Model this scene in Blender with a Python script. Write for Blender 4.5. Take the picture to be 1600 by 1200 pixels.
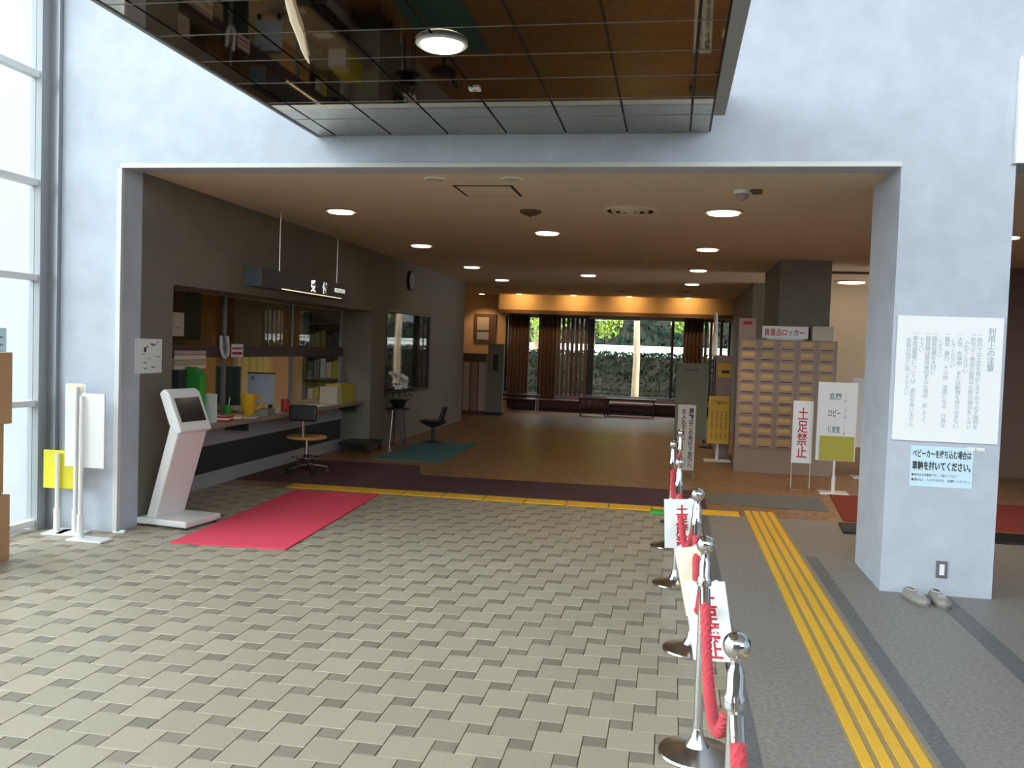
import bpy, math, random
from mathutils import Vector, Matrix, Euler
random.seed(7)
S = bpy.context.scene
C = S.collection
for o in list(bpy.data.objects): bpy.data.objects.remove(o)
pi = math.pi

# ------------------------------------------------------------------ camera
FPX = 1390.0
CAMH = 1.65
yaw, pitch, roll = math.radians(10.070376), math.radians(-2.41091151), math.radians(1.94684278)
fw = Vector((-math.sin(yaw)*math.cos(pitch), math.cos(yaw)*math.cos(pitch), math.sin(pitch)))
rt0 = Vector((math.cos(yaw), math.sin(yaw), 0)); up0 = rt0.cross(fw)
rt = rt0*math.cos(roll) + up0*math.sin(roll); up = -rt0*math.sin(roll) + up0*math.cos(roll)
cd = bpy.data.cameras.new('camera'); cam = bpy.data.objects.new('camera', cd); C.objects.link(cam)
cd.sensor_width = 36; cd.sensor_fit = 'HORIZONTAL'; cd.lens = FPX/1600*36
cd.clip_start = 0.05; cd.clip_end = 500
cam.matrix_world = Matrix(((rt.x, up.x, -fw.x, 0), (rt.y, up.y, -fw.y, 0), (rt.z, up.z, -fw.z, CAMH), (0, 0, 0, 1)))
S.camera = cam

# ------------------------------------------------------------------ world, sun, exposure
W = bpy.data.worlds.new('world'); S.world = W; W.use_nodes = True
bg = W.node_tree.nodes['Background']
bg.inputs[0].default_value = (0.87, 0.94, 1.0, 1); bg.inputs[1].default_value = 7.8
sun = bpy.data.lights.new('sun', 'SUN'); sun.energy = 9.0; sun.angle = 0.01; sun.color = (1, 0.93, 0.78)
so = bpy.data.objects.new('sun', sun); C.objects.link(so)
so.rotation_euler = Vector((-1.0, 0.40, -0.85)).to_track_quat('-Z', 'Y').to_euler()
so.location = (20, -8, 20)
S.view_settings.view_transform = 'Standard'; S.view_settings.look = 'None'
S.view_settings.exposure = 0.0; S.view_settings.gamma = 1.0
S.view_settings.use_curve_mapping = False
S.cycles.use_denoising = True
S.cycles.max_bounces = 10; S.cycles.diffuse_bounces = 5; S.cycles.glossy_bounces = 5
S.cycles.transparent_max_bounces = 12; S.cycles.sample_clamp_indirect = 6.0
S.cycles.caustics_reflective = False; S.cycles.caustics_refractive = False

# ------------------------------------------------------------------ materials
M = {}
def srgb(h):
    if isinstance(h, str):
        v = [int(h[i:i+2], 16)/255 for i in (0, 2, 4)]
        return tuple(c/12.92 if c <= .04045 else ((c+.055)/1.055)**2.4 for c in v)
    return h
def mat(name, col, rough=.6, metal=0., var=.0, vscale=8., bump=0., bscale=60., spec=.5, island=0., emit=0., ecol=None, stretch=None):
    m = bpy.data.materials.new(name); m.use_nodes = True; nt = m.node_tree; N = nt.nodes; L = nt.links
    p = N['Principled BSDF']; c = srgb(col)
    p.inputs['Base Color'].default_value = (*c, 1); p.inputs['Roughness'].default_value = rough
    p.inputs['Metallic'].default_value = metal; p.inputs['Specular IOR Level'].default_value = spec
    if var or island:
        tc = N.new('ShaderNodeTexCoord'); geo = N.new('ShaderNodeNewGeometry'); oi = N.new('ShaderNodeObjectInfo')
        nz = N.new('ShaderNodeTexNoise'); nz.inputs['Scale'].default_value = vscale; nz.inputs['Detail'].default_value = 6
        if stretch:
            mp = N.new('ShaderNodeMapping'); mp.inputs['Scale'].default_value = stretch
            L.new(geo.outputs['Position'], mp.inputs[0]); L.new(mp.outputs[0], nz.inputs['Vector'])
        else: L.new(geo.outputs['Position'], nz.inputs['Vector'])
        a = N.new('ShaderNodeMath'); a.operation = 'MULTIPLY_ADD'; a.inputs[1].default_value = 2*var; a.inputs[2].default_value = 1-var
        L.new(nz.outputs['Fac'], a.inputs[0]); val = a.outputs[0]
        if island:
            s = N.new('ShaderNodeMath'); s.operation = 'ADD'; L.new(geo.outputs['Random Per Island'], s.inputs[0]); L.new(oi.outputs['Random'], s.inputs[1])
            fr = N.new('ShaderNodeMath'); fr.operation = 'FRACT'; L.new(s.outputs[0], fr.inputs[0])
            b = N.new('ShaderNodeMath'); b.operation = 'MULTIPLY_ADD'; b.inputs[1].default_value = 2*island; b.inputs[2].default_value = 1-island
            L.new(fr.outputs[0], b.inputs[0])
            mm = N.new('ShaderNodeMath'); mm.operation = 'MULTIPLY'; L.new(val, mm.inputs[0]); L.new(b.outputs[0], mm.inputs[1]); val = mm.outputs[0]
        vm = N.new('ShaderNodeVectorMath'); vm.operation = 'SCALE'; vm.inputs[0].default_value = c; L.new(val, vm.inputs['Scale'])
        L.new(vm.outputs[0], p.inputs['Base Color'])
    if bump:
        bn = N.new('ShaderNodeTexNoise'); bn.inputs['Scale'].default_value = bscale; bn.inputs['Detail'].default_value = 4
        g2 = N.new('ShaderNodeNewGeometry'); L.new(g2.outputs['Position'], bn.inputs['Vector'])
        bp = N.new('ShaderNodeBump'); bp.inputs['Strength'].default_value = bump; bp.inputs['Distance'].default_value = .01
        L.new(bn.outputs['Fac'], bp.inputs['Height']); L.new(bp.outputs[0], p.inputs['Normal'])
    if emit:
        p.inputs['Emission Color'].default_value = (*(ecol or c), 1); p.inputs['Emission Strength'].default_value = emit
    M[name] = m; return m

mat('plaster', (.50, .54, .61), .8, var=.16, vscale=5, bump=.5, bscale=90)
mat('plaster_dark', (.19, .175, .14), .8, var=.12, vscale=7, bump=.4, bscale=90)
mat('ceiling', (.74, .61, .45), .9, var=.03, vscale=2)
mat('roof', (.6, .6, .6), .9)
mat('white_metal', (.78, .78, .76), .35)
mat('white_board', (.85, .86, .85), .5)
mat('paper', (.82, .84, .84), .7)
mat('paper_blue', (.60, .79, .88), .6)
mat('paper_cream', (.85, .82, .62), .7)
mat('yellow_board', (.75, .67, .03), .5, var=.08, vscale=20)
mat('yellow_sign', (.72, .43, .03), .5)
mat('yellow_paint', (.88, .50, .035), .55, var=.12, vscale=14)
mat('grey_metal', (.30, .32, .33), .35, metal=.6)
mat('frame_grey', (.32, .34, .35), .5)
mat('dark_metal', (.02, .02, .022), .4)
mat('black', (.008, .008, .009), .45)
mat('chrome', (.75, .75, .76), .12, metal=1)
mat('steel', (.55, .54, .52), .22, metal=1, var=.1, vscale=30)
mat('rope', (.62, .07, .09), .75, bump=.3, bscale=300)
mat('red_ink', (.50, .015, .03), .6)
mat('black_ink', (.03, .03, .035), .6)
mat('grey_ink', (.20, .24, .27), .6)
mat('grout', (.25, .225, .185), .9)
mat('tile_tan', (.39, .34, .25), .42, var=.10, vscale=30, bump=.08, bscale=200, island=.07)
mat('tile_dark', (.245, .21, .16), .45, var=.10, vscale=30, bump=.08, bscale=200, island=.10)
mat('granite', (.27, .25, .225), .5, var=.55, vscale=45, bump=.05, bscale=200)
mat('granite_dark', (.155, .15, .15), .5, var=.6, vscale=45, bump=.05, bscale=200)
mat('red_mat', (.82, .065, .12), .85, var=.06, vscale=10, bump=.2, bscale=250)
mat('deep_red_mat', (.21, .022, .013), .85, var=.1, vscale=20)
mat('purple_carpet', (.085, .035, .04), .9, var=.25, vscale=25, bump=.3, bscale=200)
mat('grey_carpet', (.15, .15, .15), .9, var=.2, vscale=60, bump=.3, bscale=200)
mat('blue_mat', (.07, .19, .21), .85, var=.15, vscale=12)
mat('cardboard', (.50, .30, .155), .8, var=.06, vscale=6, stretch=(1, 1, 12))
mat('wood', (.55, .29, .09), .35, var=.2, vscale=6, stretch=(2, 14, 2))
mat('counter_top', (.30, .25, .19), .3, var=.08, vscale=9)
mat('counter_pale', (.42, .44, .46), .4, var=.08, vscale=5)
mat('counter_dark', (.035, .045, .055), .4)
mat('brown_panel', (.13, .08, .05), .6, var=.1, vscale=4)
mat('cream_wall', (.62, .54, .40), .8, var=.04, vscale=3)
mat('far_wall', (.62, .46, .28), .8, var=.04, vscale=3)
mat('transom', (.07, .05, .06), .5)
mat('curtain_brown', (.17, .115, .095), .85, var=.15, vscale=6, stretch=(8, 8, .2))
mat('curtain_cream', (.80, .66, .30), .8, emit=0)
mat('locker_body', (.30, .22, .165), .5)
mat('locker_door', (.40, .285, .215), .45, island=.06, var=.03)
mat('locker_tag', (.56, .36, .11), .5, island=.12, var=.03)
mat('locker_lip', (.16, .06, .05), .5)
mat('green', (.05, .42, .06), .5); mat('dark_green', (.035, .06, .055), .5)
mat('orange_yellow', (.72, .42, .02), .4); mat('red_box', (.45, .03, .03), .5); mat('pale_blue', (.42, .50, .60), .5)
mat('olive_yellow', (.45, .42, .05), .5); mat('beige', (.55, .50, .42), .6); mat('pink', (.38, .27, .23), .6)
mat('green_grey', (.22, .24, .18), .5); mat('dark_red', (.06, .012, .012), .5)
mat('shoe', (.30, .28, .24), .7, var=.15, vscale=40); mat('shoe_sole', (.18, .17, .16), .8); mat('shoe_in', (.02, .02, .02), .9); mat('shoe_white', (.5, .5, .5), .7)
mat('screen', (.03, .028, .028), .15)
mat('outdoor_ground', (.09, .09, .088), .9, var=.15, vscale=1)
mat('soil', (.05, .045, .03), .95, var=.3, vscale=5)
mat('bark', (.50, .36, .24), .9, var=.35, vscale=7, bump=.6, bscale=30, stretch=(1, 1, .5))
mat('leaf_dark', (.008, .022, .011), .8, spec=.1, island=.9, var=.05)  # hedge leaves, with the hedge's shade put into the dark colour
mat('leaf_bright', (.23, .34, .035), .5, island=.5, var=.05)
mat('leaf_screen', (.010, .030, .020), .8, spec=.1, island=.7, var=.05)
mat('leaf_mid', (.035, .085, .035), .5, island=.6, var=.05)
mat('white_wall', (.80, .80, .78), .8)
mat('outer_wall', (.45, .46, .47), .8)
mat('petal', (.75, .75, .70), .6); mat('pale_trim', (.62, .62, .60), .4)
mat('lamp_white', (1, 1, 1), .5, emit=7, ecol=(1, .82, .56))
mat('lamp_mirror', (1, 1, .95), .5, emit=3.2, ecol=(1, 1, .80))
mat('lamp_warm', (1, .9, .7), .5, emit=5, ecol=(1, .66, .30))
mat('lamp_dim', (.55, .5, .44), .5)
mat('pale_glow', (.8, .75, .6), .4, emit=.35, ecol=(1, .85, .6))  # faint glow of the stand-in sliver under the mirror, not a lamp
mat('window_glint', (1, .9, .6), .5, emit=1.0, ecol=(1, .85, .5))  # glow for window light caught on the hanging sign, not a lamp
mat('faint_ink', (.40, .45, .50), .6)
mat('tan_paint', (.42, .30, .12), .6, var=.3, vscale=30)
mat('letter_glow', (1, 1, 1), .5, emit=.9, ecol=(1, 1, .95))
mat('office_light', (1, 1, 1), .5, emit=14, ecol=(1, .88, .65))

# smoked mirror
m = mat('smoked_mirror', (.40, .345, .25), .03, metal=1)
# glass panes: thin, mostly clear, with the mirror glance of a pane
def glass(name, tint, ior=1.5, base=.0):
    m = bpy.data.materials.new(name); m.use_nodes = True; nt = m.node_tree; N = nt.nodes; L = nt.links
    for n in list(N):
        if n.type != 'OUTPUT_MATERIAL': N.remove(n)
    out = [n for n in N if n.type == 'OUTPUT_MATERIAL'][0]
    t = N.new('ShaderNodeBsdfTransparent'); t.inputs[0].default_value = (*tint, 1)
    g = N.new('ShaderNodeBsdfGlossy'); g.inputs['Roughness'].default_value = .01
    lw = N.new('ShaderNodeLayerWeight'); lw.inputs[0].default_value = .5
    pw = N.new('ShaderNodeMath'); pw.operation = 'POWER'; pw.inputs[1].default_value = 5; L.new(lw.outputs['Facing'], pw.inputs[0])
    r0 = ((ior-1)/(ior+1))**2; f = N.new('ShaderNodeMath'); f.operation = 'MULTIPLY_ADD'; f.inputs[1].default_value = 1-r0; f.inputs[2].default_value = r0; L.new(pw.outputs[0], f.inputs[0])
    x = N.new('ShaderNodeMixShader'); L.new(f.outputs[0], x.inputs[0]); L.new(t.outputs[0], x.inputs[1]); L.new(g.outputs[0], x.inputs[2])
    L.new(x.outputs[0], out.inputs['Surface']); M[name] = m
glass('glass', (.93, .96, .95)); glass('glass_smoke', (.55, .55, .5), 1.6)
mat('dark_glass', (.012, .016, .018), .03, spec=1.0)

# brown hall floor: the same kind of tile seen too far off to build piece by piece
def hall_floor():
    m = mat('hall_floor', (.22, .13, .075), .38); nt = m.node_tree; N = nt.nodes; L = nt.links; p = N['Principled BSDF']
    g = N.new('ShaderNodeNewGeometry'); mp = N.new('ShaderNodeMapping'); mp.inputs['Rotation'].default_value = (0, 0, math.radians(26))
    L.new(g.outputs['Position'], mp.inputs[0])
    b = N.new('ShaderNodeTexBrick'); L.new(mp.outputs[0], b.inputs['Vector'])
    b.inputs['Color1'].default_value = (.36, .20, .095, 1); b.inputs['Color2'].default_value = (.30, .165, .08, 1); b.inputs['Mortar'].default_value = (.17, .09, .045, 1)
    b.inputs['Scale'].default_value = 1; b.inputs['Brick Width'].default_value = .3; b.inputs['Row Height'].default_value = .15; b.inputs['Mortar Size'].default_value = .012
    L.new(b.outputs['Color'], p.inputs['Base Color'])
hall_floor()

# ------------------------------------------------------------------ mesh helpers
class MB:
    def __init__(s): s.v = []; s.f = []
    def add(s, vs, fs):
        k = len(s.v); s.v += [tuple(v) for v in vs]; s.f += [tuple(i+k for i in f) for f in fs]; return s
    def box(s, x0, x1, y0, y1, z0, z1):
        return s.add([(x0,y0,z0),(x1,y0,z0),(x1,y1,z0),(x0,y1,z0),(x0,y0,z1),(x1,y0,z1),(x1,y1,z1),(x0,y1,z1)],
                     [(0,3,2,1),(4,5,6,7),(0,1,5,4),(1,2,6,5),(2,3,7,6),(3,0,4,7)])
    def cyl(s, p0, p1, r0, r1=None, n=16):
        r1 = r0 if r1 is None else r1; p0 = Vector(p0); p1 = Vector(p1); q = (p1-p0).to_track_quat('Z', 'Y').to_matrix()
        vs = []
        for p, r in ((p0, r0), (p1, r1)):
            for i in range(n):
                a = 2*pi*i/n; vs.append(p + q @ Vector((r*math.cos(a), r*math.sin(a), 0)))
        fs = [(i, (i+1) % n, n+(i+1) % n, n+i) for i in range(n)] + [tuple(range(n-1, -1, -1)), tuple(range(n, 2*n))]
        return s.add(vs, fs)
    def lathe(s, prof, c=(0, 0, 0), n=24, sx=1., sy=1.):
        vs = []; m = len(prof)
        for r, z in prof:
            for i in range(n):
                a = 2*pi*i/n; vs.append((c[0]+sx*r*math.cos(a), c[1]+sy*r*math.sin(a), c[2]+z))
        fs = [(j*n+i, j*n+(i+1) % n, (j+1)*n+(i+1) % n, (j+1)*n+i) for j in range(m-1) for i in range(n)]
        fs += [tuple(range(n-1, -1, -1)), tuple(range((m-1)*n, m*n))]
        return s.add(vs, fs)
    def tube(s, pts, r, n=10):
        pts = [Vector(p) for p in pts]; k = len(pts); rs = r if isinstance(r, (list, tuple)) else [r]*k; vs = []; nrm = None
        for i, p in enumerate(pts):
            t = (pts[min(i+1, k-1)]-pts[max(i-1, 0)]).normalized()
            if nrm is None: nrm = t.orthogonal().normalized()
            nrm = (nrm - t*nrm.dot(t)).normalized(); b = t.cross(nrm)
            for j in range(n):
                a = 2*pi*j/n; vs.append(p + rs[i]*(nrm*math.cos(a)+b*math.sin(a)))
        fs = [(i*n+j, i*n+(j+1) % n, (i+1)*n+(j+1) % n, (i+1)*n+j) for i in range(k-1) for j in range(n)]
        fs += [tuple(range(n-1, -1, -1)), tuple(range((k-1)*n, k*n))]
        return s.add(vs, fs)
    def prism(s, poly, a, b, axis='y'):
        # poly in the two other axes, extruded between a and b
        def P(u, v, w): return {'y': (u, w, v), 'x': (w, u, v), 'z': (u, v, w)}[axis]
        n = len(poly); vs = [P(u, v, a) for u, v in poly]+[P(u, v, b) for u, v in poly]
        return s.add(vs, [(i, (i+1) % n, n+(i+1) % n, n+i) for i in range(n)]+[tuple(range(n-1, -1, -1)), tuple(range(n, 2*n))])
    def sphere(s, c, r, n=16, m=10, sc=(1, 1, 1)):
        prof = [(max(r*math.sin(pi*j/m), 1e-5), -r*math.cos(pi*j/m)) for j in range(m+1)]
        k = len(s.v); s.lathe(prof, (0, 0, 0), n)
        for i in range(k, len(s.v)): s.v[i] = tuple(c[a]+s.v[i][a]*sc[a] for a in range(3))
        return s
    def xf(s, mtx):
        s.v = [tuple(mtx @ Vector(v)) for v in s.v]; return s
    def mesh(s, name, m, smooth=False):
        import bmesh
        me = bpy.data.meshes.new(name); me.from_pydata(s.v, [], s.f)
        bm = bmesh.new(); bm.from_mesh(me); bmesh.ops.recalc_face_normals(bm, faces=bm.faces); bm.to_mesh(me); bm.free()
        if m: me.materials.append(M[m] if isinstance(m, str) else m)
        if smooth:
            for p in me.polygons: p.use_smooth = True
            try: me.set_sharp_from_angle(angle=math.radians(40))
            except Exception: pass
        return me
    def build(s, name, m, parent=None, loc=None, smooth=False, bevel=0, rot=None):
        o = bpy.data.objects.new(name, s.mesh(name, m, smooth)); C.objects.link(o)
        if parent: o.parent = parent
        if loc: o.location = loc
        if rot: o.rotation_euler = rot
        if bevel:
            md = o.modifiers.new('bevel', 'BEVEL'); md.width = bevel; md.segments = 2; md.limit_method = 'ANGLE'
        return o
def box(*a): return MB().box(*a)
def tag(o, label=None, cat=None, group=None, kind=None):
    if label: o['label'] = label
    if cat: o['category'] = cat
    if group: o['group'] = group
    if kind: o['kind'] = kind
    return o
def thing(name, label, cat, loc=(0, 0, 0), rz=0, group=None):
    o = bpy.data.objects.new(name, None); C.objects.link(o); o.location = loc; o.rotation_euler = (0, 0, rz); o.empty_display_size = .1
    return tag(o, label, cat, group)
def struct(name, mb, m, parent=None, label=None, **k):
    o = mb.build(name, m, parent, **k)
    if parent is None: o['kind'] = 'structure'
    if label: o['label'] = label
    return o
def linkobj(name, me, parent, loc):
    o = bpy.data.objects.new(name, me); C.objects.link(o); o.parent = parent; o.location = loc; return o
def text(body, size, m, parent, loc, rot=(pi/2, 0, 0), bold=.0, line=1.0, width=None, height=None, name='lettering', align='CENTER', sx=1.0):
    cu = bpy.data.curves.new('lettering', 'FONT'); cu.body = body; cu.size = size; cu.align_x = align; cu.align_y = 'CENTER'
    cu.offset = bold; cu.space_line = line; cu.resolution_u = 2; cu.extrude = .0004/1
    t = bpy.data.objects.new('tmp', cu); C.objects.link(t)
    dg = bpy.context.evaluated_depsgraph_get(); dg.update()
    me = bpy.data.meshes.new_from_object(t.evaluated_get(dg)); bpy.data.objects.remove(t)
    if me.vertices:
        xs = [v.co.x for v in me.vertices]; ys = [v.co.y for v in me.vertices]
        cx, cy = (min(xs)+max(xs))/2, (min(ys)+max(ys))/2; w = max(xs)-min(xs); h = max(ys)-min(ys)
        fx = width/w if width else sx; fy = height/h if height else 1
        if align != 'CENTER': cx = min(xs)
        for v in me.vertices: v.co.x = (v.co.x-cx)*fx; v.co.y = (v.co.y-cy)*fy
    me.materials.clear(); me.materials.append(M[m]); me.name = 'lettering'
    o = bpy.data.objects.new(name, me); C.objects.link(o); o.parent = parent; o.location = loc; o.rotation_euler = rot
    return o
def vtext(s, *a, **k): return text('\n'.join(s), *a, **k)

# ------------------------------------------------------------------ the setting
YW = 6.65; ZC = 3.02; XL = -4.48
# entrance hall
wf = MB()
wf.box(-5.16, XL, YW, 6.95, 0, 7.4); wf.box(XL, 9, YW, 7.0, ZC, 7.4); wf.box(1.53, 2.27, YW, 7.52, 0, ZC); wf.box(8.2, 9, YW, 7.0, 0, ZC)
struct('wall_front', wf, 'plaster')
struct('wall_entrance_right', box(9, 9.2, -5, 7.0, 0, 7.4), 'plaster')
struct('wall_back_unseen', MB().box(-5.2, 2.4, -5.0, -4.8, 0, 3.3).box(-3.6, -3.4, -4.8, -2.4, 0, 3.3).box(2.0, 2.2, -4.8, -2.4, 0, 3.3).box(-3.6, 2.2, -4.8, -2.4, 3.1, 3.3).box(-3.4, 2.0, -2.6, -2.4, 0, 3.1), 'plaster_dark')  # unseen wall and vestibule, added to keep low light from under the mirror
struct('wall_back_right_unseen', box(2.4, 9, -5.0, -4.8, 0, 2.9), 'plaster_dark')  # unseen parapet, its height set to dim the lower pillar
struct('wall_exterior', box(-8.8, -5.2, 6.9, 7.0, -.1, 7.4), 'outer_wall')
struct('ceiling_entrance', box(-5.4, 9.2, -5, 7.0, 7.4, 7.6), 'roof')
wl = MB()
wl.box(-4.99, XL, 6.95, 7.45, 0, ZC); wl.box(-4.99, XL, 7.45, 12.93, 2.11, ZC); wl.box(-4.99, XL, 12.93, 13.62, 0, ZC)
wl.box(-4.99, XL, 13.62, 16.2, 0, .82); wl.box(-4.99, XL, 13.62, 16.2, 2.17, ZC); wl.box(-4.99, XL, 16.2, 19.0, 0, ZC)
wl.box(-4.99, -4.955, 7.45, 12.93, 0, .70)
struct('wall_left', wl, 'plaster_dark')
struct('trim_1', box(XL, 1.53, YW-.014, YW+.02, ZC-.022, ZC+.012), 'pale_trim')
struct('trim_2', box(XL-.03, XL+.012, YW-.012, YW+.03, 0, ZC-.025), 'pale_trim')
# ceiling of the hall
struct('ceiling', box(-6.6, 9, 7.0, 23.6, ZC, ZC+.2), 'ceiling')
# floors
fl = struct('floor', box(-5.2, .36, .2, 9.22, -.1, -.012), 'grout')
struct('floor_granite', box(.36, 9, -5, 9.30, -.1, 0), 'granite')
struct('floor_granite_band', MB().box(1.16, 1.25, -5, 7.6, -.05, .002), 'granite_dark')
struct('floor_granite_band', MB().box(1.86, 1.99, -5, 6.62, -.05, .002), 'granite_dark')
struct('floor_granite_band', MB().box(.36, .43, -5, 9.2, -.05, .002), 'granite_dark')
struct('floor_entrance', box(-5.2, .36, -5, .2, -.1, 0), 'granite')
struct('floor_hall', MB().box(-5.0, .36, 9.22, 23.5, -.1, 0).box(.36, 9, 9.30, 23.5, -.1, 0).box(-6.6, -5.0, 19, 23.5, -.1, 0), 'hall_floor')
struct('floor_office', box(-8.6, -5.0, 7.2, 14.6, -.1, 0), 'granite')
struct('ground', box(-60, 60, -60, -5, -.25, -.1), 'outdoor_ground'); struct('ground_side', box(-60, -5.2, -5, 7, -.25, -.1), 'outdoor_ground')
# far part of the hall
struct('wall_far', MB().box(-6.6, 9, 23.5, 23.7, 2.50, ZC+.2).box(-6.6, -4.40, 23.5, 23.7, 0, 2.5).box(1.49, 9, 23.5, 23.7, 0, 2.5).box(-4.40, 1.49, 23.5, 23.7, 0, .36), 'far_wall')
struct('wall_far_left', MB().box(-6.8, -6.6, 19, 23.7, 0, ZC).box(-6.8, -4.99, 18.9, 19.0, 0, ZC), 'far_wall')
struct('wall_far_beam', box(-4.52, 1.49, 23.02, 23.28, 2.62, ZC), 'far_wall')
struct('trim_3', box(-4.52, 1.49, 23.0, 23.3, 2.52, 2.62), 'brown_panel')
# right side of the hall
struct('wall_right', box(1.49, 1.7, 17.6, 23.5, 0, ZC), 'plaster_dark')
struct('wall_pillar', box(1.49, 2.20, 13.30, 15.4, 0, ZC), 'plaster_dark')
struct('wall_right_back', box(1.7, 9, 17.6, 17.8, 0, ZC), 'cream_wall')
struct('wall_right_side', MB().box(3.3, 9, 13.9, 14.1, 0, ZC).box(8.2, 8.4, 7.0, 14, 0, ZC), 'brown_panel')
struct('trim_4', box(2.2, 3.3, 14.9, 15.0, 2.985, ZC), 'brown_panel')
# office behind the reception window
struct('wall_office', MB().box(-8.8, -8.6, 7.2, 14.6, 0, 2.8).box(-8.6, -4.99, 14.4, 14.6, 0, 2.8).box(-8.6, -4.99, 7.0, 7.2, 0, 2.8), 'beige')
struct('ceiling_office', box(-8.6, -4.99, 7.2, 14.6, 2.6, 2.8), 'ceiling')

# floor tiles: big tan squares and small dark squares in a pinwheel
A, B, G = .1995, .0998, .0035
X0, X1, Y0, Y1 = -5.16, .355, .22, 9.215
R3 = Matrix((rt, -up, fw))
def proj(x, y, z=0):
    c = R3 @ Vector((x, y, z-CAMH))
    return (800+FPX*c.x/c.z, 600+FPX*c.y/c.z, c.z) if c.z > .1 else (-9e9, 0, 0)
ox, oy = -.550-B/2, 3.595-A-B/2          # one dark tile is centred at (-.55, 3.595)
tiles = {'tan_tile': [], 'dark_tile': []}
for i in range(-60, 61):
    for j in range(-60, 61):
        bx = ox + i*A + j*B; by = oy - i*B + j*A
        for nm, (x, y, w) in (('tan_tile', (bx, by, A)), ('dark_tile', (bx, by+A, B))):
            a0, a1, b0, b1 = max(x, X0)+G/2, min(x+w, X1)-G/2, max(y, Y0)+G/2, min(y+w, Y1)-G/2
            if a1-a0 > .012 and b1-b0 > .012:
                u, v, d = proj((a0+a1)/2, (b0+b1)/2); vis = 0 < u < 1600 and 0 < v < 1200
                tiles[nm].append((0 if vis else 1, d if vis else 0, a0, a1, b0, b1, a1-a0 > w-2*G and b1-b0 > w-2*G))
def tilemesh(mb, x0, x1, y0, y1, z):
    e = .0025
    mb.add([(x0,y0,-.011),(x1,y0,-.011),(x1,y1,-.011),(x0,y1,-.011),(x0,y0,z-e),(x1,y0,z-e),(x1,y1,z-e),(x0,y1,z-e),(x0+e,y0+e,z),(x1-e,y0+e,z),(x1-e,y1-e,z),(x0+e,y1-e,z)],
           [(8,9,10,11)]+[(k, (k+1) % 4, 4+(k+1) % 4, 4+k) for k in range(4)]+[(4+k, 4+(k+1) % 4, 8+(k+1) % 4, 8+k) for k in range(4)])
for nm, mname, w in (('tan_tile', 'tile_tan', A), ('dark_tile', 'tile_dark', B)):
    L_ = sorted(tiles[nm]); mb = MB(); tilemesh(mb, -w/2+G/2, w/2-G/2, -w/2+G/2, w/2-G/2, 0); me = mb.mesh(nm, mname); n = 0; rest = MB()
    for t in L_:
        if n < 300 and t[6] and t[0] == 0:
            linkobj(nm, me, fl, ((t[2]+t[3])/2, (t[4]+t[5])/2, random.uniform(-.0006, .0006))); n += 1
        else: tilemesh(rest, t[2], t[3], t[4], t[5], random.uniform(-.0006, .0006))
    o = rest.build(nm+'_field', mname, fl); o['kind'] = 'stuff'

# mirrored dropped ceiling
ZM = 3.24
mc = struct('ceiling_mirror', MB().box(-2.775, .215, 1.2, YW-.002, ZM+.012, ZM+.30), 'black')
xj = [-2.77, -2.63, -2.178, -1.727, -1.276, -.829, -.382, .068, .205]; yj = [YW-.004, 6.135, 5.70, 5.262, 4.835, 4.405, 3.97, 3.54, 3.10, 2.67, 2.24, 1.80, 1.25]
pm = {}
for a in range(8):
    for b in range(12):
        w = round(xj[a+1]-xj[a]-.016, 4); d = round(yj[b]-yj[b+1]-.004, 4)
        if (w, d) not in pm: pm[(w, d)] = box(-w/2, w/2, -d/2, d/2, 0, .010).mesh('mirror_panel', 'smoked_mirror')
        linkobj('mirror_panel', pm[(w, d)], mc, ((xj[a]+xj[a+1])/2, (yj[b]+yj[b+1])/2, ZM))
for y in yj[1:-1]: box(-2.76, .20, y-.004, y+.004, ZM-.002, ZM).build('joint_strip', 'grey_metal', mc)
box(.21, .285, 1.2, 6.08, ZM-.02, ZM+.30).build('edge_fascia', 'frame_grey', mc)
box(-2.80, -2.775, 1.2, YW-.004, ZM-.006, ZM+.30).build('edge_fascia', 'frame_grey', mc)

# left window wall
w1 = struct('window_1', MB().box(-5.20, -5.10, 6.50, YW-.001, 0, 7.4).box(-5.20, -5.10, -5, -4.88, 0, 7.4), 'frame_grey')
for y in (4.9, 3.2, 1.5, -.2, -1.9, -3.6): box(-5.19, -5.11, y-.04, y+.04, 0, 7.4).build('mullion', 'frame_grey', w1)
for z in (.06, 1.05, 2.08, 2.85, 3.72, 4.6, 5.5, 6.4): box(-5.19, -5.12, -5, 6.5, z-.025, z+.025).build('transom', 'white_metal', w1)  # bars coloured white to imitate the glare washing them out
for k, (y0, y1) in enumerate(zip((-4.88, -3.56, -1.86, -.16, 1.54, 3.24, 4.94), (-3.64, -1.94, -.24, 1.46, 3.16, 4.86, 6.5))):
    box(-5.158, -5.152, y0, y1, .1, 7.4).build('pane', 'glass', w1)
struct('trim_5', box(-5.10, -5.02, YW-.05, YW-.001, 0, 7.4), 'grey_metal')

# reception window in the left wall
w2 = struct('window_2', MB().box(-4.99, -4.93, 7.46, 12.92, 1.42, 1.55), 'transom')
for y in (7.47, 9.30, 11.10, 12.88): box(-4.98, -4.94, y-.02, y+.02, .77, 2.11).build('mullion', 'grey_metal', w2)
for y0, y1 in ((7.49, 9.28), (9.32, 11.08), (11.12, 12.86)): box(-4.962, -4.956, y0, y1, 1.55, 2.10).build('pane', 'glass_smoke', w2)
for y0, y1 in ((7.49, 9.28), (11.12, 12.86)): box(-4.962, -4.956, y0, y1, .78, 1.42).build('pane', 'glass', w2)
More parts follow.
